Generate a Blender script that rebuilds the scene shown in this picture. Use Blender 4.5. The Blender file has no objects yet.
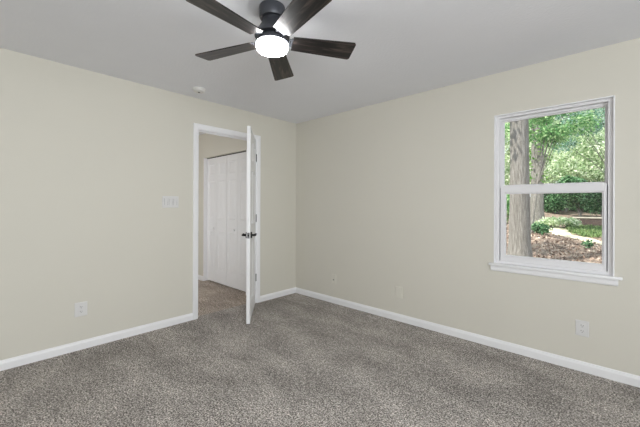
import bpy, bmesh, math, random
import numpy as np
from mathutils import Vector, Matrix

random.seed(7)
RNG = np.random.default_rng(11)
scene = bpy.context.scene
COL = scene.collection
PI = math.pi

# ------------------------------------------------------------------ camera
cam_d = bpy.data.cameras.new('camera')
cam_d.sensor_width = 36.0
cam_d.lens = 36.0 * 321.0 / 640.0
cam_d.shift_y = -(213.5 - 205.7) / 640.0
cam_d.clip_start = 0.02
cam_d.clip_end = 300
cam = bpy.data.objects.new('camera', cam_d)
COL.objects.link(cam)
cam.location = (3.36455, -3.11061, 1.23559)
cam.rotation_euler = (Matrix.Rotation(math.radians(42.97), 3, 'Z') @ Matrix.Rotation(PI / 2, 3, 'X') @ Matrix.Rotation(math.radians(0.22), 3, 'Z')).to_euler()
scene.camera = cam

# ------------------------------------------------------------------ world, sun, added fill lights, exposure
scene.view_settings.view_transform = 'Standard'
scene.view_settings.look = 'None'
scene.view_settings.exposure = 0.0
scene.view_settings.gamma = 1.0
scene.view_settings.use_curve_mapping = False
cy = scene.cycles
cy.max_bounces = 10
cy.diffuse_bounces = 6
cy.glossy_bounces = 3
cy.transmission_bounces = 6
cy.transparent_max_bounces = 12
cy.caustics_reflective = False
cy.caustics_refractive = False
cy.use_denoising = True
cy.sample_clamp_indirect = 6.0

world = bpy.data.worlds.new('sky')
scene.world = world
world.use_nodes = True
wn = world.node_tree
wn.nodes.clear()
w_out = wn.nodes.new('ShaderNodeOutputWorld')
w_bg = wn.nodes.new('ShaderNodeBackground')
w_bg.inputs['Color'].default_value = (0.86, 0.94, 1.0, 1)
w_bg.inputs['Strength'].default_value = 1.7
wn.links.new(w_bg.outputs[0], w_out.inputs[0])

SUN_STRENGTH = 8.5
sd = bpy.data.lights.new('sun', 'SUN')
sd.energy = SUN_STRENGTH
sd.angle = math.radians(1.0)
sd.color = (1.0, 0.95, 0.84)
sun = bpy.data.objects.new('sun', sd)
COL.objects.link(sun)
sun.rotation_euler = (math.radians(38), 0, math.radians(-28))     # high, from behind the house


def area(name, loc, direction, sx, sy, watts, colour):
    d = bpy.data.lights.new(name, 'AREA')
    d.shape = 'RECTANGLE'
    d.size, d.size_y = sx, sy
    d.energy = watts
    d.color = colour
    o = bpy.data.objects.new(name, d)
    COL.objects.link(o)
    o.location = loc
    o.rotation_euler = Vector(direction).to_track_quat('-Z', 'Y').to_euler()
    return o


area('added_side_fill', (5.46, -3.3, 1.45), (-1, 0, 0.25), 2.5, 1.25, 106, (0.94, 0.975, 1.0))  # added fill lamp outside an unseen opening, tilted up to lift the ceiling
area('added_hall_fill', (-1.35, -2.64, 1.15), (0, 1, 0), 1.3, 1.5, 10.5, (1.0, 0.965, 0.92))  # added fill lamp, out of view, to brighten the closet doors
FAN_EMIT = 73.0


# ------------------------------------------------------------------ materials
def srgb(r, g, b):
    def c(v):
        v /= 255.0
        return v / 12.92 if v <= 0.04045 else ((v + 0.055) / 1.055) ** 2.4
    return (c(r), c(g), c(b), 1.0)


def new_mat(name):
    m = bpy.data.materials.new(name)
    m.use_nodes = True
    nt = m.node_tree
    b = nt.nodes['Principled BSDF']
    return m, nt, b


def mat_plain(name, col, rough=0.5, metal=0.0, bump=None, var=0.0, var_scale=3.0, spec=0.5):
    """principled colour with a little procedural variation and bump"""
    m, nt, b = new_mat(name)
    b.inputs['Roughness'].default_value = rough
    b.inputs['Metallic'].default_value = metal
    b.inputs['Specular IOR Level'].default_value = spec
    tc = nt.nodes.new('ShaderNodeTexCoord')
    n = nt.nodes.new('ShaderNodeTexNoise')
    n.inputs['Scale'].default_value = var_scale
    n.inputs['Detail'].default_value = 3
    nt.links.new(tc.outputs['Object'], n.inputs['Vector'])
    mx = nt.nodes.new('ShaderNodeMix')
    mx.data_type = 'RGBA'
    mx.inputs[6].default_value = tuple(c * (1 - var) for c in col[:3]) + (1,)
    mx.inputs[7].default_value = tuple(min(1, c * (1 + var)) for c in col[:3]) + (1,)
    nt.links.new(n.outputs['Fac'], mx.inputs[0])
    nt.links.new(mx.outputs[2], b.inputs['Base Color'])
    if bump:
        n2 = nt.nodes.new('ShaderNodeTexNoise')
        n2.inputs['Scale'].default_value = bump[0]
        n2.inputs['Detail'].default_value = 2
        nt.links.new(tc.outputs['Object'], n2.inputs['Vector'])
        bp = nt.nodes.new('ShaderNodeBump')
        bp.inputs['Strength'].default_value = bump[1]
        bp.inputs['Distance'].default_value = bump[2]
        nt.links.new(n2.outputs['Fac'], bp.inputs['Height'])
        nt.links.new(bp.outputs[0], b.inputs['Normal'])
    return m


def ramp(nt, stops):
    r = nt.nodes.new('ShaderNodeValToRGB')
    e = r.color_ramp.elements
    e[0].position, e[0].color = stops[0]
    e[1].position, e[1].color = stops[-1]
    for p, c in stops[1:-1]:
        k = e.new(p)
        k.color = c
    return r


M_WALL = mat_plain('cream_wall_paint', srgb(213, 209.7, 199.3), 0.75, var=0.012, bump=(160, 0.12, 0.002), spec=0.3)
M_CEIL = mat_plain('ceiling_paint', srgb(233, 234, 239), 0.85, var=0.015, var_scale=6, bump=(55, 0.35, 0.006), spec=0.2)
M_TRIM = mat_plain('white_trim_paint', srgb(238, 238, 240), 0.38, var=0.01)
M_DOOR = mat_plain('white_door_paint', srgb(236, 236, 238), 0.42, var=0.01)
M_VINYL = mat_plain('white_vinyl', srgb(228, 227, 229), 0.35, var=0.008)
M_PLATE = mat_plain('white_plastic', srgb(218, 217, 216), 0.35, var=0.005)
M_PAINTED_PLATE = mat_plain('painted_plate', srgb(217, 214, 203), 0.5, var=0.005)
M_SLOT = mat_plain('dark_slot', srgb(70, 68, 66), 0.6, var=0.02)
M_BLACK = mat_plain('matte_black_metal', srgb(14, 14, 15), 0.5, 0.3, var=0.05)
M_NICKEL = mat_plain('dull_nickel', srgb(120, 120, 122), 0.35, 0.9, var=0.04)
M_HINGE = mat_plain('dark_hinge', srgb(44, 42, 42), 0.4, 0.7, var=0.04)
M_FAN = mat_plain('fan_bronze_bloomed', srgb(72, 74, 80), 0.36, 0.35, var=0.05)  # dark bronze lightened towards grey-blue: lamp bloom put into the base colour
M_GAP = mat_plain('dark_track', srgb(40, 38, 36), 0.7, var=0.05)
M_GASKET = mat_plain('grey_weatherstrip', srgb(105, 104, 110), 0.7, var=0.03)
M_DETECTOR = mat_plain('detector_plastic', srgb(226, 225, 222), 0.45, var=0.01)


def mat_carpet(name, tint):
    m, nt, b = new_mat(name)
    b.inputs['Roughness'].default_value = 0.95
    b.inputs['Specular IOR Level'].default_value = 0.1
    tc = nt.nodes.new('ShaderNodeTexCoord')
    # yarn speckle: fine tufts plus coarser tuft groups
    n1 = nt.nodes.new('ShaderNodeTexNoise')
    n1.inputs['Scale'].default_value = 100
    n1.inputs['Detail'].default_value = 3.0
    n1.inputs['Roughness'].default_value = 1.0
    nt.links.new(tc.outputs['Object'], n1.inputs['Vector'])
    r1 = ramp(nt, [(0.40, srgb(50, 46, 44)), (0.47, srgb(126, 121, 117)), (0.53, srgb(176, 170, 165)), (0.60, srgb(244, 239, 234))])
    nt.links.new(n1.outputs['Fac'], r1.inputs['Fac'])
    # pile lying in soft vacuum strokes
    mp = nt.nodes.new('ShaderNodeMapping')
    mp.inputs['Rotation'].default_value = (0, 0, math.radians(-20))
    mp.inputs['Scale'].default_value = (1.0, 1.9, 1.0)
    nt.links.new(tc.outputs['Object'], mp.inputs['Vector'])
    n2 = nt.nodes.new('ShaderNodeTexNoise')
    n2.inputs['Scale'].default_value = 1.9
    n2.inputs['Detail'].default_value = 5
    n2.inputs['Roughness'].default_value = 0.6
    n2.inputs['Distortion'].default_value = 0.3
    nt.links.new(mp.outputs[0], n2.inputs['Vector'])
    r2 = ramp(nt, [(0.36, tuple(0.76 * c for c in tint) + (1,)), (0.64, tuple(1.14 * c for c in tint) + (1,))])
    nt.links.new(n2.outputs['Fac'], r2.inputs['Fac'])
    # coarser tuft clumps that still read at a distance
    n3 = nt.nodes.new('ShaderNodeTexNoise')
    n3.inputs['Scale'].default_value = 30
    n3.inputs['Detail'].default_value = 2
    nt.links.new(tc.outputs['Object'], n3.inputs['Vector'])
    r3 = ramp(nt, [(0.36, (0.82, 0.82, 0.82, 1)), (0.64, (1.16, 1.16, 1.16, 1))])
    nt.links.new(n3.outputs['Fac'], r3.inputs['Fac'])
    m3 = nt.nodes.new('ShaderNodeMix')
    m3.data_type = 'RGBA'
    m3.blend_type = 'MULTIPLY'
    m3.inputs[0].default_value = 1.0
    nt.links.new(r1.outputs[0], m3.inputs[6])
    nt.links.new(r3.outputs[0], m3.inputs[7])
    mx = nt.nodes.new('ShaderNodeMix')
    mx.data_type = 'RGBA'
    mx.blend_type = 'MULTIPLY'
    mx.inputs[0].default_value = 1.0
    nt.links.new(m3.outputs[2], mx.inputs[6])
    nt.links.new(r2.outputs[0], mx.inputs[7])
    nt.links.new(mx.outputs[2], b.inputs['Base Color'])
    bp = nt.nodes.new('ShaderNodeBump')
    bp.inputs['Strength'].default_value = 0.5
    bp.inputs['Distance'].default_value = 0.008
    nt.links.new(n1.outputs['Fac'], bp.inputs['Height'])
    nt.links.new(bp.outputs[0], b.inputs['Normal'])
    return m


def mat_wood():
    m, nt, b = new_mat('dark_walnut_blade')
    b.inputs['Roughness'].default_value = 0.36
    tc = nt.nodes.new('ShaderNodeTexCoord')
    mp = nt.nodes.new('ShaderNodeMapping')
    mp.inputs['Scale'].default_value = (2.2, 26.0, 26.0)
    nt.links.new(tc.outputs['Object'], mp.inputs['Vector'])
    n = nt.nodes.new('ShaderNodeTexNoise')
    n.inputs['Scale'].default_value = 1.6
    n.inputs['Detail'].default_value = 6
    n.inputs['Distortion'].default_value = 1.3
    nt.links.new(mp.outputs[0], n.inputs['Vector'])
    r = ramp(nt, [(0.38, srgb(8, 7, 7)), (0.52, srgb(25, 21, 20)), (0.64, srgb(72, 62, 58))])
    nt.links.new(n.outputs['Fac'], r.inputs['Fac'])
    nt.links.new(r.outputs[0], b.inputs['Base Color'])
    return m


def mat_emit(name, col, strength):
    m, nt, b = new_mat(name)
    b.inputs['Base Color'].default_value = (0.9, 0.9, 0.9, 1)
    b.inputs['Emission Color'].default_value = col
    b.inputs['Emission Strength'].default_value = strength
    return m


def mat_glass():
    m = bpy.data.materials.new('window_glass')
    m.use_nodes = True
    nt = m.node_tree
    nt.nodes.clear()
    o = nt.nodes.new('ShaderNodeOutputMaterial')
    t = nt.nodes.new('ShaderNodeBsdfTransparent')
    t.inputs[0].default_value = (0.97, 0.985, 0.975, 1)
    g = nt.nodes.new('ShaderNodeBsdfGlossy')
    g.inputs['Roughness'].default_value = 0.02
    lw = nt.nodes.new('ShaderNodeFresnel')
    lw.inputs['IOR'].default_value = 1.35
    mx = nt.nodes.new('ShaderNodeMixShader')
    nt.links.new(lw.outputs[0], mx.inputs[0])
    nt.links.new(t.outputs[0], mx.inputs[1])
    nt.links.new(g.outputs[0], mx.inputs[2])
    nt.links.new(mx.outputs[0], o.inputs[0])
    return m


def mat_leaf(name, cols, transl=0.45):
    m = bpy.data.materials.new(name)
    m.use_nodes = True
    nt = m.node_tree
    nt.nodes.clear()
    o = nt.nodes.new('ShaderNodeOutputMaterial')
    g = nt.nodes.new('ShaderNodeNewGeometry')
    k = len(cols)
    r = ramp(nt, [(i / (k - 1), srgb(*c)) for i, c in enumerate(cols)])
    nt.links.new(g.outputs['Random Per Island'], r.inputs['Fac'])
    d = nt.nodes.new('ShaderNodeBsdfPrincipled')
    d.inputs['Roughness'].default_value = 0.5
    t = nt.nodes.new('ShaderNodeBsdfTranslucent')
    nt.links.new(r.outputs[0], d.inputs['Base Color'])
    nt.links.new(r.outputs[0], t.inputs['Color'])
    mx = nt.nodes.new('ShaderNodeMixShader')
    mx.inputs[0].default_value = transl
    nt.links.new(d.outputs[0], mx.inputs[1])
    nt.links.new(t.outputs[0], mx.inputs[2])
    nt.links.new(mx.outputs[0], o.inputs[0])
    return m


def mat_bark():
    m, nt, b = new_mat('oak_bark')
    b.inputs['Roughness'].default_value = 0.9
    tc = nt.nodes.new('ShaderNodeTexCoord')
    mp = nt.nodes.new('ShaderNodeMapping')
    mp.inputs['Scale'].default_value = (22, 22, 2.2)
    nt.links.new(tc.outputs['Object'], mp.inputs['Vector'])
    n = nt.nodes.new('ShaderNodeTexNoise')
    n.inputs['Scale'].default_value = 1.6
    n.inputs['Detail'].default_value = 6
    n.inputs['Roughness'].default_value = 0.65
    nt.links.new(mp.outputs[0], n.inputs['Vector'])
    r = ramp(nt, [(0.34, srgb(104, 100, 97)), (0.5, srgb(128, 124, 121)), (0.66, srgb(154, 151, 149))])
    nt.links.new(n.outputs['Fac'], r.inputs['Fac'])
    nt.links.new(r.outputs[0], b.inputs['Base Color'])
    bp = nt.nodes.new('ShaderNodeBump')
    bp.inputs['Strength'].default_value = 0.9
    bp.inputs['Distance'].default_value = 0.05
    nt.links.new(n.outputs['Fac'], bp.inputs['Height'])
    nt.links.new(bp.outputs[0], b.inputs['Normal'])
    return m


def mat_speckle(name, stops, scale, bump=0.02, detail=5, stretch=(1, 1, 1)):
    m, nt, b = new_mat(name)
    b.inputs['Roughness'].default_value = 0.9
    tc = nt.nodes.new('ShaderNodeTexCoord')
    mp = nt.nodes.new('ShaderNodeMapping')
    mp.inputs['Scale'].default_value = stretch
    nt.links.new(tc.outputs['Object'], mp.inputs['Vector'])
    n = nt.nodes.new('ShaderNodeTexNoise')
    n.inputs['Scale'].default_value = scale
    n.inputs['Detail'].default_value = detail
    n.inputs['Roughness'].default_value = 0.7
    nt.links.new(mp.outputs[0], n.inputs['Vector'])
    r = ramp(nt, [(p, srgb(*c)) for p, c in stops])
    nt.links.new(n.outputs['Fac'], r.inputs['Fac'])
    nt.links.new(r.outputs[0], b.inputs['Base Color'])
    bp = nt.nodes.new('ShaderNodeBump')
    bp.inputs['Strength'].default_value = 0.7
    bp.inputs['Distance'].default_value = bump
    nt.links.new(n.outputs['Fac'], bp.inputs['Height'])
    nt.links.new(bp.outputs[0], b.inputs['Normal'])
    return m


def mat_brick():
    m, nt, b = new_mat('old_red_brick')
    b.inputs['Roughness'].default_value = 0.9
    tc = nt.nodes.new('ShaderNodeTexCoord')
    mp = nt.nodes.new('ShaderNodeMapping')
    mp.inputs['Rotation'].default_value = (PI / 2, 0, 0)
    nt.links.new(tc.outputs['Object'], mp.inputs['Vector'])
    k = nt.nodes.new('ShaderNodeTexBrick')
    k.inputs['Color1'].default_value = srgb(84, 66, 62)
    k.inputs['Color2'].default_value = srgb(66, 54, 52)
    k.inputs['Mortar'].default_value = srgb(96, 88, 84)
    k.inputs['Scale'].default_value = 4.5
    nt.links.new(mp.outputs[0], k.inputs['Vector'])
    nt.links.new(k.outputs['Color'], b.inputs['Base Color'])
    return m


M_CARPET = mat_carpet('grey_frieze_carpet', (1.0, 0.985, 0.965))
M_CARPET_HALL = mat_carpet('hall_carpet_warm_lit', (1.12, 1.02, 0.93))  # same carpet; warmer, brighter hall light is put into the tint
M_WOOD = mat_wood()
M_LAMP = mat_emit('lamp_diffuser', (1.0, 1.0, 0.99, 1), FAN_EMIT)
M_GLASS = mat_glass()
M_BARK = mat_bark()
M_LEAF_MID = mat_leaf('mid_green_leaves', [(72, 118, 72), (110, 164, 104), (152, 198, 134), (206, 230, 184)])
M_LEAF_PALE = mat_leaf('pale_yellow_green_leaves', [(124, 154, 112), (178, 200, 158), (218, 230, 200), (250, 252, 242)])
M_LEAF_BLUE = mat_leaf('blue_green_leaves', [(78, 120, 98), (122, 172, 144), (176, 214, 192), (228, 242, 236)])
M_LEAF_DARK = mat_leaf('dark_green_leaves', [(34, 62, 42), (62, 106, 68), (98, 148, 100), (160, 200, 156)], 0.35)
M_IVY = mat_leaf('ivy_leaves', [(66, 108, 46), (100, 150, 62), (140, 184, 90)])
M_GROUND = mat_speckle('leaf_litter_ground', [(0.36, (78, 64, 57)), (0.5, (128, 110, 100)), (0.64, (182, 164, 152))], 5.0, 0.05)
M_LITTER = mat_leaf('fallen_leaves', [(84, 66, 58), (130, 108, 97), (166, 142, 130), (214, 196, 184)], 0.15)
M_PATH = mat_speckle('sandy_path', [(0.3, (190, 178, 152)), (0.7, (226, 218, 198))], 8.0, 0.02)
M_GRASS = mat_leaf('grass_blades', [(66, 96, 54), (104, 134, 78), (160, 180, 124)], 0.3)
M_FENCE = mat_speckle('weathered_fence_boards', [(0.3, (70, 62, 58)), (0.7, (118, 106, 98))], 6.0, 0.01, 4, (6, 6, 0.7))
M_BRICK = mat_brick()
M_CAP = mat_speckle('stone_cap', [(0.3, (160, 152, 140)), (0.7, (206, 198, 186))], 6.0, 0.01)


# ------------------------------------------------------------------ helpers
def obj(name, bm, mat, parent=None, smooth=False, loc=None, rot=None):
    me = bpy.data.meshes.new(name)
    bmesh.ops.recalc_face_normals(bm, faces=bm.faces)
    bm.to_mesh(me)
    bm.free()
    me.materials.append(mat)
    if smooth:
        for p in me.polygons:
            p.use_smooth = True
        me.set_sharp_from_angle(angle=math.radians(35))
    o = bpy.data.objects.new(name, me)
    COL.objects.link(o)
    if parent:
        o.parent = parent
    if loc:
        o.location = loc
    if rot:
        o.rotation_euler = rot
    return o


def thing(name, label, cat, loc=(0, 0, 0), rotz=0.0, group=None, kind=None):
    o = bpy.data.objects.new(name, None)
    o.empty_display_size = 0.1
    COL.objects.link(o)
    o.location = loc
    o.rotation_euler = (0, 0, rotz)
    return tag(o, label, cat, group, kind)


def tag(o, label=None, cat=None, group=None, kind=None):
    if label:
        o['label'] = label
    if cat:
        o['category'] = cat
    if group:
        o['group'] = group
    if kind:
        o['kind'] = kind
    return o


def add_box(bm, x0, x1, y0, y1, z0, z1, bevel=0.0, seg=2):
    vs = [bm.verts.new((x, y, z)) for x in (x0, x1) for y in (y0, y1) for z in (z0, z1)]
    q = [(0, 1, 3, 2), (4, 6, 7, 5), (0, 4, 5, 1), (2, 3, 7, 6), (0, 2, 6, 4), (1, 5, 7, 3)]
    fs = [bm.faces.new([vs[i] for i in f]) for f in q]
    if bevel:
        es = list({e for f in fs for e in f.edges})
        bmesh.ops.bevel(bm, geom=es, offset=bevel, segments=seg, affect='EDGES', profile=0.5)


def boxes(*bs, bevel=0.0):
    bm = bmesh.new()
    for b in bs:
        add_box(bm, *b, bevel=bevel)
    return bm


def add_lathe(bm, prof, n=48, c=(0, 0, 0), cap0=True, cap1=True):
    rings = []
    for r, z in prof:
        rings.append([bm.verts.new((c[0] + r * math.cos(2 * PI * i / n), c[1] + r * math.sin(2 * PI * i / n), c[2] + z)) for i in range(n)])
    for a, b in zip(rings, rings[1:]):
        for i in range(n):
            bm.faces.new((a[i], a[(i + 1) % n], b[(i + 1) % n], b[i]))
    if cap0:
        bm.faces.new(rings[0][::-1])
    if cap1:
        bm.faces.new(rings[-1])


def lathe(prof, n=48, **k):
    bm = bmesh.new()
    add_lathe(bm, prof, n, **k)
    return bm


def add_sweep(bm, prof, path, closed=False):
    """profile points (u, v) swept along path frames (origin, udir, vdir), ends capped"""
    rings = []
    for o, u, v in path:
        rings.append([bm.verts.new(Vector(o) + Vector(u) * a + Vector(v) * b) for a, b in prof])
    n = len(prof)
    for a, b in zip(rings, rings[1:]):
        for i in range(n):
            bm.faces.new((a[i], a[(i + 1) % n], b[(i + 1) % n], b[i]))
    bm.faces.new(rings[0][::-1])
    bm.faces.new(rings[-1])


def rotated(bm, mat):
    bmesh.ops.transform(bm, matrix=mat, verts=bm.verts)
    return bm


# ------------------------------------------------------------------ room shell
H = 2.40
XR, YS = 5.40, -5.00          # unseen right and back wall faces
T = 0.115                     # wall thickness
DY0, DY1, DZ = -1.449, -0.692, 2.062       # doorway clear opening
HX, HY0, HY1 = -2.75, -2.6, -0.57          # hall extent


def struct(name, bm, mat, label=None, cat=None, parent=None, smooth=False):
    o = obj(name, bm, mat, parent, smooth)
    if not parent:
        tag(o, label, cat, None, 'structure')
    return o


struct('floor', boxes((-0.06, XR + T, YS - T, 0.14, -0.12, 0.0)), M_CARPET)
struct('floor_hall', boxes((HX - 0.1, -0.06, YS - T, 0.14, -0.12, 0.0)), M_CARPET_HALL)
struct('ceiling', boxes((HX - 0.1, XR + T, YS - T, 0.14, H, H + 0.12)), M_CEIL)
J = 0.019                     # jamb board
struct('wall_left', boxes((-T, 0, YS - T, DY0 - J, 0, H), (-T, 0, DY1 + J, 0, 0, H), (-T, 0, DY0 - J, DY1 + J, DZ + J, H)), M_WALL)
# window opening in the right-hand wall
WX0, WX1, WZ0, WZ1 = 2.560, 3.341, 0.718, 2.032
struct('wall_right', boxes((-T, WX0, 0, 0.14, 0, H), (WX1, XR + T, 0, 0.14, 0, H), (WX0, WX1, 0, 0.14, 0, WZ0), (WX0, WX1, 0, 0.14, WZ1, H)), M_WALL)
# the two walls behind the camera, one with an opening added for fill light
struct('wall_back', boxes((-T, XR + T, YS - T, YS, 0, H)), M_WALL)
struct('wall_side', boxes((XR, XR + T, YS, -4.6, 0, H), (XR, XR + T, -2.0, 0, 0, H), (XR, XR + T, -4.6, -2.0, 0, 0.80), (XR, XR + T, -4.6, -2.0, 2.10, H)), M_WALL)

# hall beyond the doorway
CX0, CX1, CZ = -1.60, -0.376, 2.005
struct('wall_hall', boxes((HX, CX0, HY1, HY1 + T, 0, H), (CX1, -T, HY1, HY1 + T, 0, H), (CX0, CX1, HY1, HY1 + T, CZ, H)), M_WALL)
struct('wall_hall_end', boxes((HX - 0.1, HX, HY0 - 0.1, 0.0, 0, H)), M_WALL)
struct('wall_hall_front', boxes((HX, -2.0, HY0 - 0.1, HY0, 0, H), (-0.7, -T, HY0 - 0.1, HY0, 0, H), (-2.0, -0.7, HY0 - 0.1, HY0, 0, 0.4), (-2.0, -0.7, HY0 - 0.1, HY0, 1.9, H)), M_WALL)  # opening in this unseen wall is added for the hall fill lamp
struct('wall_closet', boxes((HX, -T, 0.0, 0.10, 0, H)), M_WALL)
struct('trim_2', boxes((CX0 - 0.001, CX0 + 0.012, HY1 - 0.002, HY1 + T, 0, CZ), (CX1 - 0.012, CX1 + 0.001, HY1 - 0.002, HY1 + T, 0, CZ)), M_TRIM,
       'white jamb lining of the hall closet opening', 'closet jamb')

# baseboards: moulded profile (u away from wall, v up)
BB = [(0, 0), (0.014, 0), (0.014, 0.050), (0.012, 0.058), (0.0085, 0.064), (0.008, 0.068), (0.005, 0.0735), (0, 0.075)]


def baseboard(name, p0, p1, nrm, m0=0.0, m1=0.0):
    """straight run with mitre offsets along its length per unit of profile depth"""
    bm = bmesh.new()
    a, b, n = Vector((*p0, 0)), Vector((*p1, 0)), Vector((*nrm, 0))
    d = (b - a).normalized()
    add_sweep(bm, BB, [(a, n + d * m0, (0, 0, 1)), (b, n + d * m1, (0, 0, 1))])
    return struct(name, bm, M_TRIM)


CW = 0.057
baseboard('baseboard_left', (0, YS), (0, DY0 - 0.005 - CW), (1, 0))
baseboard('baseboard_corner', (0, DY1 + 0.005 + CW), (0, 0), (1, 0), 0, -1)
baseboard('baseboard_right', (0, 0), (XR, 0), (0, -1), 1, 0)
baseboard('baseboard_back', (0, YS), (XR, YS), (0, 1))
baseboard('baseboard_side', (XR, YS), (XR, 0), (-1, 0))
baseboard('baseboard_hall', (HX, HY1), (CX0, HY1), (0, -1))

# doorway: jamb lining, stops and casings on both faces
tr = thing('trim_1', 'white moulded casing and jamb around the bedroom doorway', 'door frame', (0, (DY0 + DY1) / 2, 0), kind='structure')
yo = (DY0 + DY1) / 2
hw = (DY1 - DY0) / 2
obj('jamb', boxes((-T - 0.001, 0.001, -hw - J, -hw, 0, DZ + J), (-T - 0.001, 0.001, hw, hw + J, 0, DZ + J), (-T - 0.001, 0.001, -hw, hw, DZ, DZ + J)), M_TRIM, tr)
obj('door_stop', boxes((-0.075, -0.040, -hw, -hw + 0.011, 0, DZ), (-0.075, -0.040, hw - 0.011, hw, 0, DZ), (-0.075, -0.040, -hw, hw, DZ - 0.011, DZ), bevel=0.002), M_TRIM, tr)
CAS = [(0, 0), (0.0, 0.008), (0.006, 0.011), (0.016, 0.012), (0.020, 0.015), (0.040, 0.017), (0.052, 0.0175), (0.057, 0.014), (0.057, 0.0)]   # (outward, proud)


def casing(x, sgn):
    bm = bmesh.new()
    r = 0.005
    z = DZ + r
    add_sweep(bm, CAS, [((x, -hw - r, 0), (0, -1, 0), (sgn, 0, 0)), ((x, -hw - r, z), (0, -1, 1), (sgn, 0, 0)),
                        ((x, hw + r, z), (0, 1, 1), (sgn, 0, 0)), ((x, hw + r, 0), (0, 1, 0), (sgn, 0, 0))])
    return bm


obj('casing', casing(0.0, 1), M_TRIM, tr)
obj('casing', casing(-T, -1), M_TRIM, tr)
bm = boxes((-0.030, -0.0, -hw - 0.0005, -hw + 0.0015, 0.895, 0.955))
obj('strike_plate', bm, M_BLACK, tr)


# ------------------------------------------------------------------ panelled leaf (door / bifold): u along width, v thickness, z height
def panel_leaf(w, h, t, panels, rec=0.010, both=True):
    """solid leaf with raised-and-recessed panels on one or both faces. x 0..w, y -t..0, z 0..h"""
    bm = bmesh.new()
    xs = sorted({0, w, *[p[0] for p in panels], *[p[1] for p in panels]})
    zs = sorted({0, h, *[p[2] for p in panels], *[p[3] for p in panels]})
    for side in (0, 1):
        y0 = 0.0 if side == 0 else -t
        s = -1 if side == 0 else 1
        grid = {(x, z): bm.verts.new((x, y0, z)) for x in xs for z in zs}
        for i in range(len(xs) - 1):
            for k in range(len(zs) - 1):
                q = [grid[(xs[i], zs[k])], grid[(xs[i + 1], zs[k])], grid[(xs[i + 1], zs[k + 1])], grid[(xs[i], zs[k + 1])]]
                is_p = any(abs(p[0] - xs[i]) < 1e-6 and abs(p[1] - xs[i + 1]) < 1e-6 and p[2] - 1e-6 <= zs[k] and zs[k + 1] <= p[3] + 1e-6 for p in panels)
                if not is_p or not (both or side == 0):
                    bm.faces.new(q)
                    continue
                x0, x1, z0, z1 = xs[i], xs[i + 1], zs[k], zs[k + 1]
                prev = q
                for ins, dep in ((0.008, rec), (0.016, rec), (0.036, rec * 0.25)):
                    cur = [bm.verts.new((a, y0 + s * dep, b)) for a, b in
                           ((x0 + ins, z0 + ins), (x1 - ins, z0 + ins), (x1 - ins, z1 - ins), (x0 + ins, z1 - ins))]
                    for j in range(4):
                        bm.faces.new((prev[j], prev[(j + 1) % 4], cur[(j + 1) % 4], cur[j]))
                    prev = cur
                bm.faces.new(prev)
        # remember rims
        if side == 0:
            g0 = grid
        else:
            g1 = grid
    for i in range(len(xs) - 1):
        for z in (0, h):
            bm.faces.new((g0[(xs[i], z)], g0[(xs[i + 1], z)], g1[(xs[i + 1], z)], g1[(xs[i], z)]))
    for k in range(len(zs) - 1):
        for x in (0, w):
            bm.faces.new((g0[(x, zs[k])], g0[(x, zs[k + 1])], g1[(x, zs[k + 1])], g1[(x, zs[k])]))
    return bm


# ------------------------------------------------------------------ bedroom door, standing half open into the room
TH = math.radians(50.2)
DOOR_W, DOOR_H, DOOR_T = 0.750, 2.040, 0.036
PIN = (0.006, -0.693)
# local x runs hinge -> free edge, local +y = room face
door = thing('door_1', 'white panelled bedroom door standing half open with black handles', 'door', (PIN[0], PIN[1], 0), TH - PI / 2, kind='structure')
pw0, pw1, pw2, pw3 = 0.115, 0.325, 0.425, 0.635
dp = [(a, b, z0, z1) for a, b in ((pw0, pw1), (pw2, pw3)) for z0, z1 in ((0.20, 0.83), (1.02, 1.60), (1.71, 1.92))]
leaf = obj('door_leaf', rotated(panel_leaf(DOOR_W, DOOR_H, DOOR_T, dp), Matrix.Translation((0.007, -0.004, 0.015))), M_DOOR, door)
# knob sets: lever on each face, latch plate in the edge
KX, KZ = DOOR_W + 0.007 - 0.062, 0.925
for s in (1, -1):
    y0 = -0.004 if s > 0 else -0.004 - DOOR_T
    bm = bmesh.new()
    add_lathe(bm, [(0.033, 0), (0.033, 0.010), (0.030, 0.014), (0.012, 0.015), (0.0115, 0.040)], 32)
    rotated(bm, Matrix.Translation((KX, y0, KZ)) @ Matrix.Rotation(-s * PI / 2, 4, 'X'))
    h = obj('handle', bm, M_BLACK, door, True)
    h['label'] = 'black round rose and neck of the door lever'
    bm = bmesh.new()
    ya, yb = y0 + s * 0.036, y0 + s * 0.056
    add_box(bm, KX - 0.105, KX + 0.013, min(ya, yb), max(ya, yb), KZ - 0.010, KZ + 0.010, bevel=0.005, seg=3)
    obj('lever', bm, M_BLACK, h, True)
e = DOOR_W + 0.007
lp = obj('latch_plate', boxes((e - 0.001, e + 0.0015, -0.004 - DOOR_T / 2 - 0.0125, -0.004 - DOOR_T / 2 + 0.0125, KZ - 0.029, KZ + 0.029)), M_NICKEL, door)
lp['label'] = 'grey metal latch plate'
obj('latch_bolt', boxes((e, e + 0.010, -0.004 - DOOR_T / 2 - 0.008, -0.004 - DOOR_T / 2 + 0.008, KZ - 0.011, KZ + 0.011), bevel=0.002), M_BLACK, lp)
for z in (0.325, 1.075, 1.835):
    bm = bmesh.new()
    add_lathe(bm, [(0.003, -0.048), (0.0048, -0.046), (0.0048, 0.046), (0.003, 0.048)], 16, (0.0, 0.004, z))
    obj('hinge', bm, M_HINGE, door)
    # no label: same look as the rest of the hardware

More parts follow.
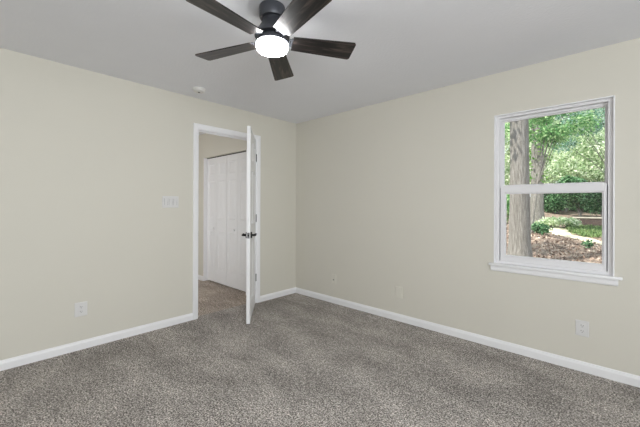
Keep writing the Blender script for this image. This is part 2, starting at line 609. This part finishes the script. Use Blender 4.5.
# ------------------------------------------------------------------ hall closet bifold doors: four leaves in two pairs
GAPW = 0.003
LW = (CX1 - CX0 - 0.024 - 0.012) / 4
YD = -0.512
FD = thing('bifold_closet_door', 'white bifold closet door at left of the hall closet, beside bare wall', 'closet door', (CX0 + 0.012 + 0.003, YD, 0), group='hall closet bifold doors')
lpan = [(0.062, LW - GAPW - 0.062, z0, z1) for z0, z1 in ((0.215, 0.82), (1.005, 1.60), (1.70, 1.885))]


def leaf_bm(x):
    b = panel_leaf(LW - GAPW, 1.975, 0.030, lpan, 0.005)
    # local face +y must look to -y (towards the room)
    rotated(b, Matrix.Translation((x + LW - GAPW, 0, 0.018)) @ Matrix.Rotation(PI, 4, 'Z'))
    return b


def add_bifold(root):
    for i in (0, 1):
        lf = obj('leaf', leaf_bm(i * LW), M_DOOR, root)
        if i == 0:
            bm = bmesh.new()
            add_lathe(bm, [(0.009, 0), (0.007, 0.010), (0.014, 0.018), (0.012, 0.024), (0.004, 0.026)], 24)
            rotated(bm, Matrix.Translation((LW - 0.08, 0, 0.87)) @ Matrix.Rotation(PI / 2, 4, 'X'))
            obj('knob', bm, M_DOOR, lf, True)


add_bifold(FD)
FD2 = thing('bifold_closet_door', 'white bifold closet door half hidden behind the open bedroom door', 'closet door', (CX0 + 0.012 + 0.006 + 2 * LW, YD, 0), group='hall closet bifold doors')
add_bifold(FD2)
struct('trim_3', boxes((CX0, CX1, HY1 + 0.048, HY1 + 0.09, 1.996, CZ + 0.001)), M_GAP, 'dark track above the hall closet doors', 'door track')

# ------------------------------------------------------------------ window_1: single-hung vinyl window with stool and apron
win = thing('window_1', 'white single hung vinyl window looking onto trees', 'window', ((WX0 + WX1) / 2, 0, WZ0), kind='structure')
ox = (WX0 + WX1) / 2
W2 = (WX1 - WX0) / 2
oz = WZ0


def wbox(bm, x0, x1, y0, y1, z0, z1, bev=0.002):
    add_box(bm, x0 - ox, x1 - ox, y0, y1, z0 - oz, z1 - oz, bevel=bev)


# painted return lining
bm = bmesh.new()
wbox(bm, WX0 - 0.001, WX0 + 0.008, -0.004, 0.05, WZ0 + 0.02, WZ1, 0.001)
wbox(bm, WX1 - 0.008, WX1 + 0.001, -0.004, 0.05, WZ0 + 0.02, WZ1, 0.001)
wbox(bm, WX0, WX1, -0.004, 0.05, WZ1 - 0.008, WZ1 + 0.001, 0.001)
obj('return_lining', bm, M_TRIM, win)
# main frame
FX0, FX1, FZ0, FZ1 = WX0 + 0.008, WX1 - 0.008, 0.740, WZ1 - 0.008
bm = bmesh.new()
for (a, b, c, d) in ((FX0, FX0 + 0.028, FZ0, FZ1), (FX1 - 0.028, FX1, FZ0, FZ1), (FX0 + 0.028, FX1 - 0.028, FZ0, FZ0 + 0.022), (FX0 + 0.028, FX1 - 0.028, FZ1 - 0.020, FZ1)):
    wbox(bm, a, b, 0.022, 0.125, c, d, 0.002)
# inner step of the frame beside the upper sash
for (a, b, c, d) in ((FX0 + 0.026, FX0 + 0.036, 1.40, FZ1), (FX1 - 0.036, FX1 - 0.026, 1.40, FZ1)):
    wbox(bm, a, b, 0.055, 0.12, c, d, 0.002)
obj('window_frame', bm, M_VINYL, win)
# dark weatherstrip seen in the gap beside the lower sash
bm = bmesh.new()
wbox(bm, FX0 + 0.026, FX0 + 0.034, 0.050, 0.056, FZ0 + 0.022, 1.395, 0)
wbox(bm, FX1 - 0.034, FX1 - 0.026, 0.050, 0.056, FZ0 + 0.022, 1.395, 0)
obj('weatherstrip', bm, M_GASKET, win)


def sash(name, x0, x1, z0, z1, gx0, gx1, gz0, gz1, y0, y1):
    bm = bmesh.new()
    wbox(bm, x0, gx0, y0, y1, z0, z1, 0.003)
    wbox(bm, gx1, x1, y0, y1, z0, z1, 0.003)
    wbox(bm, gx0 - 0.002, gx1 + 0.002, y0, y1, z0, gz0, 0.003)
    wbox(bm, gx0 - 0.002, gx1 + 0.002, y0, y1, gz1, z1, 0.003)
    # glazing bead
    bd = 0.008
    ym = y0 + 0.010
    for (a, b, c, d) in ((gx0, gx0 + bd, gz0, gz1), (gx1 - bd, gx1, gz0, gz1), (gx0 + bd, gx1 - bd, gz0, gz0 + bd), (gx0 + bd, gx1 - bd, gz1 - bd, gz1)):
        wbox(bm, a, b, ym, y1 - 0.004, c, d, 0.001)
    s = obj(name, bm, M_VINYL, win)
    bm = bmesh.new()
    wbox(bm, gx0 + 0.002, gx1 - 0.002, (y0 + y1) / 2, (y0 + y1) / 2 + 0.003, gz0 + 0.002, gz1 - 0.002, 0)
    obj('pane', bm, M_GLASS, s)
    return s


sash('upper_sash', FX0 + 0.030, FX1 - 0.030, 1.375, FZ1 - 0.018, 2.614, 3.294, 1.415, 1.986, 0.064, 0.094)
lo = sash('lower_sash', FX0 + 0.034, FX1 - 0.034, FZ0 + 0.020, 1.412, 2.637, 3.281, 0.806, 1.350, 0.032, 0.060)
bm = bmesh.new()
wbox(bm, ox - 0.030, ox + 0.030, 0.034, 0.058, 1.410, 1.424, 0.004)
obj('sash_lock', bm, M_VINYL, lo)
# stool (inner sill) with rounded nose and horns
bm = bmesh.new()
SX0, SX1 = 2.525, 3.385
wbox(bm, SX0, SX1, -0.038, -0.0005, 0.720, 0.741, 0.006)
wbox(bm, WX0 + 0.002, WX1 - 0.002, -0.006, 0.040, 0.720, 0.741, 0.0)
obj('window_sill', bm, M_TRIM, win, True)
# apron: profiled board under the stool with returned ends
bm = bmesh.new()
AP = [(0, 0), (0.008, 0), (0.014, 0.010), (0.016, 0.034), (0.012, 0.046), (0.0, 0.048)]
add_sweep(bm, AP, [((SX0 + 0.012 - ox, -0.0005, 0.672 - oz), (0, -1, 0), (0, 0, 1)), ((SX1 - 0.022 - ox, -0.0005, 0.672 - oz), (0, -1, 0), (0, 0, 1))])
obj('apron', bm, M_TRIM, win)

# simple frame of the unseen window, added to go with the side fill lamp
struct('added_window_2', boxes((XR + 0.03, XR + 0.055, -4.60, -4.55, 0.80, 2.10), (XR + 0.03, XR + 0.055, -2.05, -2.00, 0.80, 2.10), (XR + 0.03, XR + 0.055, -4.55, -2.05, 0.80, 0.85),
                         (XR + 0.03, XR + 0.055, -4.55, -2.05, 2.05, 2.10)), M_VINYL)

# ------------------------------------------------------------------ ceiling fan
FX, FY = 1.871, -1.925
fan = thing('ceiling_fan', 'dark five blade flush ceiling fan with a lit round white lamp', 'ceiling fan', (FX, FY, H))


def zz(z):
    return z - H


obj('canopy', lathe([(0.060, zz(2.400)), (0.074, zz(2.399)), (0.076, zz(2.392)), (0.076, zz(2.342)), (0.070, zz(2.330)), (0.055, zz(2.327))], 56), M_FAN, fan, True)
obj('motor_housing', lathe([(0.055, zz(2.330)), (0.056, zz(2.316)), (0.062, zz(2.300)), (0.078, zz(2.272)), (0.094, zz(2.250)), (0.101, zz(2.236)), (0.102, zz(2.226)), (0.070, zz(2.224))], 56), M_FAN, fan, True)
obj('light_fitting', lathe([(0.070, zz(2.226)), (0.072, zz(2.206)), (0.092, zz(2.203)), (0.0945, zz(2.200)), (0.0945, zz(2.184)), (0.089, zz(2.182))], 56), M_FAN, fan, True)
sh = obj('lamp_shade', lathe([(0.089, zz(2.184)), (0.092, zz(2.182)), (0.092, zz(2.156)), (0.088, zz(2.148)), (0.080, zz(2.144)), (0.050, zz(2.1425))], 56), M_LAMP, fan, True)
sh['label'] = 'glowing round white lamp under the fan'

RT = 0.506


def blade_bm():
    """tapered board, rounded tip, x outward, slightly crowned; wider at the tip"""
    bm = bmesh.new()
    out = []
    def half(x):
        t = (x - 0.120) / (RT - 0.120)
        return 0.054 + 0.020 * t
    for i in range(9):
        x = 0.120 + (RT - 0.018 - 0.120) * i / 8
        out.append((x, half(x)))
    for a in (20, 45, 70, 90):
        x = RT - 0.018 + 0.018 * math.sin(math.radians(a))
        out.append((x, half(RT) - 0.018 + 0.018 * math.cos(math.radians(a))))
    pts = [(x, y) for x, y in out] + [(x, -y) for x, y in reversed(out)]
    lo_ = [bm.verts.new((x, y, -0.003)) for x, y in pts]
    hi_ = [bm.verts.new((x, y, 0.003)) for x, y in pts]
    n = len(pts)
    for i in range(n):
        bm.faces.new((lo_[i], lo_[(i + 1) % n], hi_[(i + 1) % n], hi_[i]))
    bm.faces.new(lo_)
    bm.faces.new(hi_[::-1])
    return bm


def iron_bm():
    """bent blade bracket reaching from the hub onto the blade root"""
    bm = bmesh.new()
    sec = [(0.060, 0.018, -0.001), (0.090, 0.022, -0.001), (0.118, 0.034, 0.0045), (0.150, 0.040, 0.0045), (0.170, 0.026, 0.0045)]
    rings = []
    for x, w, z in sec:
        rings.append([bm.verts.new((x, -w, z)), bm.verts.new((x, w, z)), bm.verts.new((x, w, z + 0.004)), bm.verts.new((x, -w, z + 0.004))])
    for a, b in zip(rings, rings[1:]):
        for i in range(4):
            bm.faces.new((a[i], a[(i + 1) % 4], b[(i + 1) % 4], b[i]))
    bm.faces.new(rings[0][::-1])
    bm.faces.new(rings[-1])
    return bm


PITCH = math.radians(-12)
BLADE0 = 59.3
# the rotor hangs very slightly out of level
TILT = Matrix.Rotation(math.radians(-1.7), 4, Vector((-0.682, 0.732, 0))) @ Matrix.Rotation(math.radians(-2.0), 4, Vector((0.732, 0.682, 0)))
for k in range(5):
    a = math.radians(BLADE0 + 72 * k)
    mrot = Matrix.Rotation(a, 4, 'Z') @ Matrix.Rotation(PITCH, 4, 'X')
    b = obj('blade', blade_bm(), M_WOOD, fan)
    b.matrix_local = Matrix.Translation((0, 0, zz(2.200))) @ TILT @ mrot
    b['label'] = 'dark walnut grained fan blade'
    ir = obj('blade_iron', iron_bm(), M_FAN, b)

# ------------------------------------------------------------------ smoke detector
sm = thing('smoke_detector', 'small round white smoke detector on the ceiling near the doorway', 'smoke detector', (0.290, -1.590, H))
obj('base', lathe([(0.060, 0.0), (0.062, -0.004), (0.062, -0.012), (0.057, -0.014)], 40), M_DETECTOR, sm, True)
obj('cover', lathe([(0.056, -0.012), (0.055, -0.022), (0.050, -0.030), (0.044, -0.033), (0.036, -0.0335), (0.034, -0.030), (0.022, -0.030), (0.020, -0.035), (0.006, -0.036)], 40), M_DETECTOR, sm, True)
obj('test_button', lathe([(0.011, -0.034), (0.011, -0.038), (0.009, -0.039)], 24), M_SLOT, sm, True)


# ------------------------------------------------------------------ electrical plates. local x along wall, local -y out of the wall, z up
def plate_bm(w, h, d=0.006):
    bm = bmesh.new()
    w, h = w / 2, h / 2
    o = [bm.verts.new((x, 0, z)) for x, z in ((-w, -h), (w, -h), (w, h), (-w, h))]
    m_ = [bm.verts.new((x, -d * 0.5, z)) for x, z in ((-w, -h), (w, -h), (w, h), (-w, h))]
    i_ = [bm.verts.new((x * (w - 0.005) / w, -d, z * (h - 0.005) / h)) for x, z in ((-w, -h), (w, -h), (w, h), (-w, h))]
    for a, b in ((o, m_), (m_, i_)):
        for k in range(4):
            bm.faces.new((a[k], a[(k + 1) % 4], b[(k + 1) % 4], b[k]))
    bm.faces.new(i_)
    bm.faces.new(o[::-1])
    return bm


def receptacle_bm(zc):
    bm = bmesh.new()
    pts = []
    for a in range(0, 360, 15):
        x = 0.0172 * math.cos(math.radians(a))
        z = max(-0.0125, min(0.0125, 0.0172 * math.sin(math.radians(a))))
        pts.append((x, z))
    f = [bm.verts.new((x, -0.0085, zc + z)) for x, z in pts]
    g = [bm.verts.new((x, -0.003, zc + z)) for x, z in pts]
    for k in range(len(pts)):
        bm.faces.new((f[k], f[(k + 1) % len(pts)], g[(k + 1) % len(pts)], g[k]))
    bm.faces.new(f)
    return bm


def outlet(label, loc, rz, w=0.082, h=0.118):
    t = thing('wall_outlet', label, 'outlet', loc, rz)
    obj('cover_plate', plate_bm(w, h), M_PLATE, t)
    for zc in (0.020, -0.020):
        r = obj('receptacle', receptacle_bm(zc), M_PLATE, t)
        obj('slots', boxes((-0.0075, -0.0050, -0.0090, -0.008, zc + 0.000, zc + 0.009), (0.0050, 0.0075, -0.0090, -0.008, zc + 0.000, zc + 0.007),
                           (-0.0022, 0.0022, -0.0090, -0.008, zc - 0.0095, zc - 0.005)), M_SLOT, r)
    bm = lathe([(0.0030, 0), (0.0030, 0.0015)], 12)
    obj('screw', rotated(bm, Matrix.Translation((0, -0.006, 0)) @ Matrix.Rotation(PI / 2, 4, 'X')), M_PLATE, t)
    return t


LW_ROT = PI / 2          # local -y looks to +x on the left wall
outlet('white duplex outlet low on the left wall below the light switches', (0.0, -2.493, 0.343), LW_ROT, 0.090, 0.120)
outlet('white duplex outlet low on the wall below the window', (3.165, 0.0, 0.322), 0.0, 0.080, 0.117)

sw = thing('light_switch', 'white three gang light switch plate on the wall left of the doorway', 'light switch', (0.0, -1.748, 1.268), LW_ROT)
obj('cover_plate', plate_bm(0.164, 0.118), M_PLATE, sw)
for x in (-0.046, 0.0, 0.046):
    fr = obj('rocker_bezel', boxes((x - 0.0170, x - 0.0155, -0.0068, -0.005, -0.0335, 0.0335), (x + 0.0155, x + 0.0170, -0.0068, -0.005, -0.0335, 0.0335)), M_GASKET, sw)
    bm = bmesh.new()
    q = [(-0.0150, -0.0325, -0.0065), (-0.0150, 0.0, -0.0075), (-0.0150, 0.0325, -0.0110)]
    ring = []
    for (xx, z, y) in q:
        ring.append((bm.verts.new((x + xx, y, z)), bm.verts.new((x - xx, y, z)), bm.verts.new((x - xx, -0.004, z)), bm.verts.new((x + xx, -0.004, z))))
    for a, b in zip(ring, ring[1:]):
        for k in range(4):
            bm.faces.new((a[k], a[(k + 1) % 4], b[(k + 1) % 4], b[k]))
    bm.faces.new(ring[0])
    bm.faces.new(ring[-1])
    obj('rocker', bm, M_PLATE, sw)

bp = thing('blank_plate', 'blank off white cover plate low on the right wall, nearer the window', 'wall plate', (1.635, 0.0, 0.308), 0.0)
obj('cover_plate', plate_bm(0.084, 0.122, 0.009), M_PAINTED_PLATE, bp)
for z in (0.041, -0.041):
    obj('screw', rotated(lathe([(0.003, 0), (0.003, 0.0015)], 12), Matrix.Translation((0, -0.009, z)) @ Matrix.Rotation(PI / 2, 4, 'X')), M_PLATE, bp)

cp = thing('cable_plate', 'cream painted cable jack plate low on the right wall, nearer the corner', 'wall plate', (0.715, 0.0, 0.308), 0.0)
obj('cover_plate', plate_bm(0.074, 0.118), M_PAINTED_PLATE, cp)
obj('cable_jack', rotated(lathe([(0.0075, 0), (0.0075, 0.004), (0.0045, 0.004), (0.0045, 0.012)], 16), Matrix.Translation((0, -0.006, -0.012)) @ Matrix.Rotation(PI / 2, 4, 'X')), M_NICKEL, cp)


# ------------------------------------------------------------------ outside the window
Cm = np.array([3.36455, -3.11061])
FV = np.array([-math.sin(math.radians(42.97)), math.cos(math.radians(42.97))])
RV = np.array([math.cos(math.radians(42.97)), math.sin(math.radians(42.97))])


def yard(depth, side):
    """a point of the yard: metres out along the camera axis and to its right"""
    p = Cm + FV * depth + RV * side
    return float(p[0]), float(p[1])


def ground_z(x, y):
    d = (x - Cm[0]) * FV[0] + (y - Cm[1]) * FV[1]
    base = 0.20 + 0.0577 * (d - 15.0)
    return max(-0.55, base) + 0.05 * math.sin(x * 1.3 + 0.4) * math.cos(y * 1.1)


# ground sheet
bm = bmesh.new()
NX, NY = 100, 120
gx = np.linspace(-30, 20, NX)
gy = np.linspace(0.14, 62, NY)
vg = [[bm.verts.new((x, y, ground_z(x, y))) for x in gx] for y in gy]
for j in range(NY - 1):
    for i in range(NX - 1):
        bm.faces.new((vg[j][i], vg[j][i + 1], vg[j + 1][i + 1], vg[j + 1][i]))
tag(obj('yard_ground', bm, M_GROUND, None, True), None, None, None, 'structure')


def leaf_mesh(name, pts, size, mat, parent=None, droop=0.3, aspect=0.55):
    """many small folded leaves (rhombs) as one mesh"""
    n = len(pts)
    d = RNG.normal(size=(n, 3))
    d[:, 2] -= droop
    d /= np.linalg.norm(d, axis=1)[:, None]
    s = RNG.normal(size=(n, 3))
    s -= (s * d).sum(1)[:, None] * d
    s /= np.linalg.norm(s, axis=1)[:, None]
    nn = np.cross(d, s)
    L = size * RNG.uniform(0.6, 1.35, n)[:, None]
    a = pts
    b = pts + d * L * 0.45 + s * L * aspect * 0.5 + nn * L * 0.08
    c = pts + d * L
    e_ = pts + d * L * 0.45 - s * L * aspect * 0.5 + nn * L * 0.08
    v = np.stack([a, b, c, e_], 1).reshape(-1, 3)
    me = bpy.data.meshes.new(name)
    me.vertices.add(4 * n)
    me.vertices.foreach_set('co', v.astype(np.float32).ravel())
    me.loops.add(4 * n)
    me.loops.foreach_set('vertex_index', np.arange(4 * n, dtype=np.int32))
    me.polygons.add(n)
    me.polygons.foreach_set('loop_start', np.arange(0, 4 * n, 4, dtype=np.int32))
    me.update(calc_edges=True)
    me.materials.append(mat)
    o = bpy.data.objects.new(name, me)
    COL.objects.link(o)
    if parent:
        o.parent = parent
    return o


def clumps(n, centres, spread):
    """points gathered in blobs"""
    c = np.array(centres)
    k = RNG.integers(0, len(c), n)
    r = RNG.normal(size=(n, 3))
    r /= np.linalg.norm(r, axis=1)[:, None]
    r *= (RNG.uniform(0.15, 1, n) ** (1 / 2.2))[:, None]
    return c[k] + r * np.array(spread)


def add_tube(bm, pts, radii, n=14, wob=0.0, seed=0):
    rs = random.Random(seed)
    rings = []
    ph = [rs.uniform(0, 6.28) for _ in range(4)]
    for i, (p, r) in enumerate(zip(pts, radii)):
        p = Vector(p)
        a = Vector(pts[max(0, i - 1)])
        b = Vector(pts[min(len(pts) - 1, i + 1)])
        d = (b - a).normalized()
        u = d.cross(Vector((0.13, 1, 0.05))).normalized()
        w = d.cross(u)
        ring = []
        for k in range(n):
            t = 2 * PI * k / n
            rr = r * (1 + wob * (math.sin(3 * t + ph[0] + i * 0.2) + 0.6 * math.sin(5 * t + ph[1] - i * 0.3) + 0.5 * math.sin(9 * t + ph[2])))
            ring.append(bm.verts.new(p + u * math.cos(t) * rr + w * math.sin(t) * rr))
        rings.append(ring)
    for a, b in zip(rings, rings[1:]):
        for k in range(n):
            bm.faces.new((a[k], a[(k + 1) % n], b[(k + 1) % n], b[k]))
    bm.faces.new(rings[0][::-1])
    bm.faces.new(rings[-1])


# big double-stemmed oak close to the window
bx, by = yard(8.0, (519.5 - 320) / 321 * 8.0)
bz = ground_z(bx, by)
oak = thing('oak_tree', 'big grey barked oak trunk standing close outside the window', 'tree', (bx, by, bz - 0.1))
bm = bmesh.new()
add_tube(bm, [(0, 0, -0.2), (0, 0, 0.15), (0, 0, 0.6), (0.0, 0, 1.6), (-0.01, 0, 2.8), (-0.03, 0, 4.2), (-0.06, 0.1, 7.0)], [0.36, 0.29, 0.24, 0.215, 0.20, 0.20, 0.19], 40, 0.035, 3)
obj('trunk', bm, M_BARK, oak, True)
cen = [(x, y, z) for x, y, z in zip(RNG.uniform(-2.2, 3.2, 26), RNG.uniform(-1.0, 3.5, 26), RNG.uniform(4.6, 7.0, 26))]
obj_crown = leaf_mesh('crown', clumps(7000, cen, (0.75, 0.75, 0.4)), 0.16, M_LEAF_MID, oak)
# second old trunk farther back, wrapped in climbing ivy
qx, qy = yard(17.0, (536.5 - 320) / 321 * 17.0)
qz = ground_z(qx, qy)
oak2 = thing('oak_tree', 'ivy clad grey trunk farther back, just right of the big oak trunk', 'tree', (qx, qy, qz - 0.1))
bm = bmesh.new()
add_tube(bm, [(0, 0, -0.2), (0, 0, 0.2), (0, 0, 0.9), (0.02, 0, 2.6), (0.03, 0, 4.6), (0.0, 0.05, 7.0), (0, 0.1, 9.5)], [0.46, 0.37, 0.30, 0.28, 0.27, 0.25, 0.2], 30, 0.04, 5)
obj('trunk', bm, M_BARK, oak2, True)
ivp = []
for i in range(520):
    z = RNG.uniform(2.2, 7.4)
    t = RNG.uniform(0, 2 * PI)
    q = 0.28 + RNG.uniform(0, 0.32)
    ivp.append((q * math.cos(t), q * math.sin(t), z))
leaf_mesh('ivy', np.array(ivp), 0.19, M_IVY, oak2)
cen = [(x, y, z) for x, y, z in zip(RNG.uniform(-1.5, 1.5, 14), RNG.uniform(-1.0, 1.5, 14), RNG.uniform(7.6, 9.8, 14))]
leaf_mesh('crown', clumps(3000, cen, (0.8, 0.8, 0.45)), 0.17, M_LEAF_MID, oak2)

# background trees
tree_spec = [
    # depth, screen column, crown z range, spread, crown offset to the right, material, leaves, label
    (13.5, 532, 3.7, 6.6, 1.25, 0.75, M_LEAF_MID, 6500, 'mid green tree hanging over the yard just right of the oak trunk'),
    (17.0, 628, 4.2, 8.5, 1.7, -1.5, M_LEAF_BLUE, 8000, 'blue green tree at the upper right of the window view'),
    (25.0, 566, 2.5, 8.0, 3.2, 0.0, M_LEAF_PALE, 24000, 'sunlit pale yellow green tree in the middle distance'),
    (29.0, 488, 1.6, 11.5, 2.6, 0.0, M_LEAF_PALE, 8000, 'pale leafy tree seen left of the oak trunk'),
    (32.0, 622, 2.0, 12.0, 3.2, 0.0, M_LEAF_MID, 11000, 'tall green tree far back at the right'),
    (40.0, 540, 2.0, 15.0, 4.4, 0.0, M_LEAF_PALE, 18000, 'farthest pale green tree behind the fence'),
]
for i, (dep, colpx, z0, z1, sp, off, mat, n, label) in enumerate(tree_spec):
    RNG = np.random.default_rng(300 + i)
    x, y = yard(dep, (colpx - 320) / 321 * dep)
    g = ground_z(x, y)
    t = thing('leafy_tree', label, 'tree', (x, y, g), group='trees across the yard')
    ofx, ofy = RV * off
    fork = (ofx * 0.25, ofy * 0.25 + 0.05, 1.9)
    bm = bmesh.new()
    add_tube(bm, [(0, 0, -0.2), (0.02, 0, 0.6), fork, (ofx, ofy, z0 - g + (z1 - z0) * 0.7)], [0.09, 0.065, 0.045, 0.018], 12, 0.03, i)
    obj('trunk', bm, M_BARK, t, True)
    nb = 22 if mat is not M_LEAF_PALE else 40
    cc = [(a + ofx, b + ofy, c) for a, b, c in zip(RNG.uniform(-sp, sp, nb), RNG.uniform(-sp, sp, nb) * 0.8, RNG.uniform(z0 - g + 0.4, z1 - g, nb))]
    bm = bmesh.new()
    for q, c in enumerate(cc[:9]):
        add_tube(bm, [fork, (fork[0] + (c[0] - fork[0]) * 0.5, fork[1] + (c[1] - fork[1]) * 0.5, (fork[2] + c[2]) / 2 + 0.2), c], [0.018, 0.012, 0.006], 6, 0, q)
    obj('branches', bm, M_BARK, t, True)
    s_ = sp * 0.42
    leaf_mesh('crown', clumps(n, cc, (s_, s_, s_ * 0.6)), 0.0088 * dep, mat, t)

# shrubs: depth, column, height, radius, material, leaves, label
shrub_spec = [
    (19.0, 604, 2.2, 1.10, M_LEAF_DARK, 9000, 'large dark green shrub at the right edge of the view'),
    (21.5, 579, 2.4, 1.15, M_LEAF_DARK, 9000, 'dark green shrub in the middle of the shrub row'),
    (24.0, 556, 1.5, 0.90, M_LEAF_DARK, 5000, 'dark shrub in front of the weathered fence'),
    (15.5, 552, 0.42, 0.70, M_LEAF_PALE, 900, 'low pale green bush in the clearing, left of the path'),
    (15.3, 567, 0.46, 0.60, M_LEAF_PALE, 800, 'low sunlit bush beside the brick wall'),
    (13.0, 541, 0.42, 0.36, M_LEAF_DARK, 900, 'small bush right of the oak trunk'),
    (23.0, 632, 2.4, 1.3, M_LEAF_MID, 6000, 'mid green shrub outermost at the right'),
    (17.0, 500, 1.7, 0.9, M_LEAF_MID, 4500, 'green shrub left of the oak trunk'),
    (10.2, 588, 0.22, 0.16, M_LEAF_DARK, 120, 'little weed growing in the leaf litter'),
]
for i, (dep, colpx, hh, rr, mat, n, label) in enumerate(shrub_spec):
    RNG = np.random.default_rng(500 + i)
    x, y = yard(dep, (colpx - 320) / 321 * dep)
    t = thing('shrub', label, 'shrub', (x, y, ground_z(x, y)), group='shrubs in the yard')
    bm = bmesh.new()
    cc = []
    for q in range(8):
        a = RNG.uniform(0, 2 * PI)
        r = rr * RNG.uniform(0.1, 0.65)
        c = (r * math.cos(a), r * math.sin(a), hh * RNG.uniform(0.35, 0.85))
        cc.append(c)
        w_ = 0.02 * min(1, rr * 1.5)
        add_tube(bm, [(0.02 * q * rr, 0, -0.05), (c[0] * 0.5, c[1] * 0.5, c[2] * 0.6), c], [w_, w_ * 0.8, w_ * 0.4], 6, 0, q)
    obj('stems', bm, M_BARK, t, True)
    pts = clumps(n, cc, (rr * 0.55, rr * 0.55, hh * 0.32))
    pts[:, 2] = np.maximum(pts[:, 2], 0.03)
    leaf_mesh('foliage', pts, 0.0062 * dep + 0.015, mat, t)

# weathered board fence along the back
fx0 = yard(26.0, (500 - 320) / 321 * 26.0)
fx1 = yard(26.0, (640 - 320) / 321 * 26.0)
ang = math.atan2(fx1[1] - fx0[1], fx1[0] - fx0[0])
Lf = math.dist(fx0, fx1)
gz = ground_z(*fx0)
fe = thing('board_fence', 'dark weathered board fence behind the shrubs', 'fence', (fx0[0], fx0[1], gz), ang)
npost = 6
for i in range(npost):
    x = Lf * i / (npost - 1)
    obj('post', boxes((x - 0.05, x + 0.05, 0.02, 0.12, -0.15, 1.35), bevel=0.008), M_FENCE, fe)
bm = bmesh.new()
nbd = int(Lf / 0.15)
for i in range(nbd):
    x = Lf * i / nbd
    add_box(bm, x + 0.004, x + 0.146, -0.022, 0.0, 0.0, 1.22 + 0.03 * random.random())
obj('boards', bm, M_FENCE, fe)
for z in (0.3, 1.0):
    obj('rail', boxes((0, Lf, 0.0, 0.045, z - 0.04, z + 0.04)), M_FENCE, fe)

# low brick wall at the right
wx0 = yard(16.5, (574 - 320) / 321 * 16.5)
wx1 = yard(15.5, (640 - 320) / 321 * 15.5)
ang = math.atan2(wx1[1] - wx0[1], wx1[0] - wx0[0])
Lw = math.dist(wx0, wx1)
bw = thing('brick_wall', 'low dark brick garden wall with pale cap under the shrubs', 'garden wall', (wx0[0], wx0[1], ground_z(*wx0)), ang)
obj('masonry', boxes((0, Lw, -0.10, 0.10, -0.3, 0.34)), M_BRICK, bw)
obj('cap', boxes((-0.03, Lw + 0.03, -0.13, 0.13, 0.34, 0.40), bevel=0.008), M_CAP, bw)

# winding sandy path (a shallow sheet following the ground)
pp = [(17.5, 552, 0.5), (14.8, 556, 0.45), (13.2, 562, 0.40), (12.3, 578, 0.34), (11.4, 598, 0.32), (10.6, 622, 0.34), (10.0, 650, 0.36)]
bm = bmesh.new()
rows = []
for i, (dep, colpx, hw_) in enumerate(pp):
    row = []
    p = np.array(yard(dep, (colpx - 320) / 321 * dep))
    a = pp[max(0, i - 1)]
    b = pp[min(len(pp) - 1, i + 1)]
    dv = np.array(yard(b[0], (b[1] - 320) / 321 * b[0])) - np.array(yard(a[0], (a[1] - 320) / 321 * a[0]))
    nv = np.array([-dv[1], dv[0]]) / np.linalg.norm(dv)
    for s in np.linspace(-1, 1, 7):
        q = p + nv * s * hw_ * (1 + 0.2 * math.sin(i * 2.1 + s))
        row.append(bm.verts.new((q[0], q[1], ground_z(q[0], q[1]) + 0.03 - 0.02 * abs(s))))
    rows.append(row)
for a, b in zip(rows, rows[1:]):
    for k in range(6):
        bm.faces.new((a[k], a[k + 1], b[k + 1], b[k]))
bmesh.ops.subdivide_edges(bm, edges=bm.edges, cuts=2, use_grid_fill=True, smooth=0.4)
tag(obj('garden_path', bm, M_PATH, None, True), None, None, None, 'structure')

PATH_PTS = [(yard(d_, (c_ - 320) / 321 * d_), h_) for d_, c_, h_ in pp]


def near_path(x, y):
    for (a, ha), (b, hb) in zip(PATH_PTS, PATH_PTS[1:]):
        t = ((x - a[0]) * (b[0] - a[0]) + (y - a[1]) * (b[1] - a[1])) / ((b[0] - a[0]) ** 2 + (b[1] - a[1]) ** 2)
        t = min(1, max(0, t))
        if math.hypot(x - a[0] - t * (b[0] - a[0]), y - a[1] - t * (b[1] - a[1])) < ha * 0.9:
            return True
    return False


def near_wall(x, y):
    """within a step of the brick wall or behind it"""
    dx, dy = wx1[0] - wx0[0], wx1[1] - wx0[1]
    L = math.hypot(dx, dy)
    along = ((x - wx0[0]) * dx + (y - wx0[1]) * dy) / L
    across = ((x - wx0[0]) * -dy + (y - wx0[1]) * dx) / L
    return along > -0.3 and across > -0.35


# grass between path and brick wall, fallen leaves over the rest
gp = []
while len(gp) < 5200:
    dep = RNG.uniform(12.2, 15.6)
    lo_px = 562 if dep > 13 else 580
    px = RNG.uniform(lo_px, 650)
    x, y = yard(dep, (px - 320) / 321 * dep)
    if near_path(x, y) or near_wall(x, y):
        continue
    gp.append((x, y, ground_z(x, y)))
go = leaf_mesh('grass', np.array(gp), 0.16, M_GRASS, None, droop=-2.2, aspect=0.25)
tag(go, 'short green grass between the path and the brick wall', 'grass', None, 'stuff')
lp_ = []
while len(lp_) < 9000:
    dep = RNG.uniform(6.2, 17)
    px = RNG.uniform(470, 690)
    x, y = yard(dep, (px - 320) / 321 * dep)
    if y < 0.5 or near_path(x, y) or near_wall(x, y) or math.hypot(x - bx, y - by) < 0.4:
        continue
    lp_.append((x, y, ground_z(x, y) + 0.02))
lo_ = leaf_mesh('leaf_litter', np.array(lp_), 0.085, M_LITTER, None, droop=0.0)
tag(lo_, 'brown fallen leaves covering the ground of the yard', 'fallen leaves', None, 'stuff')
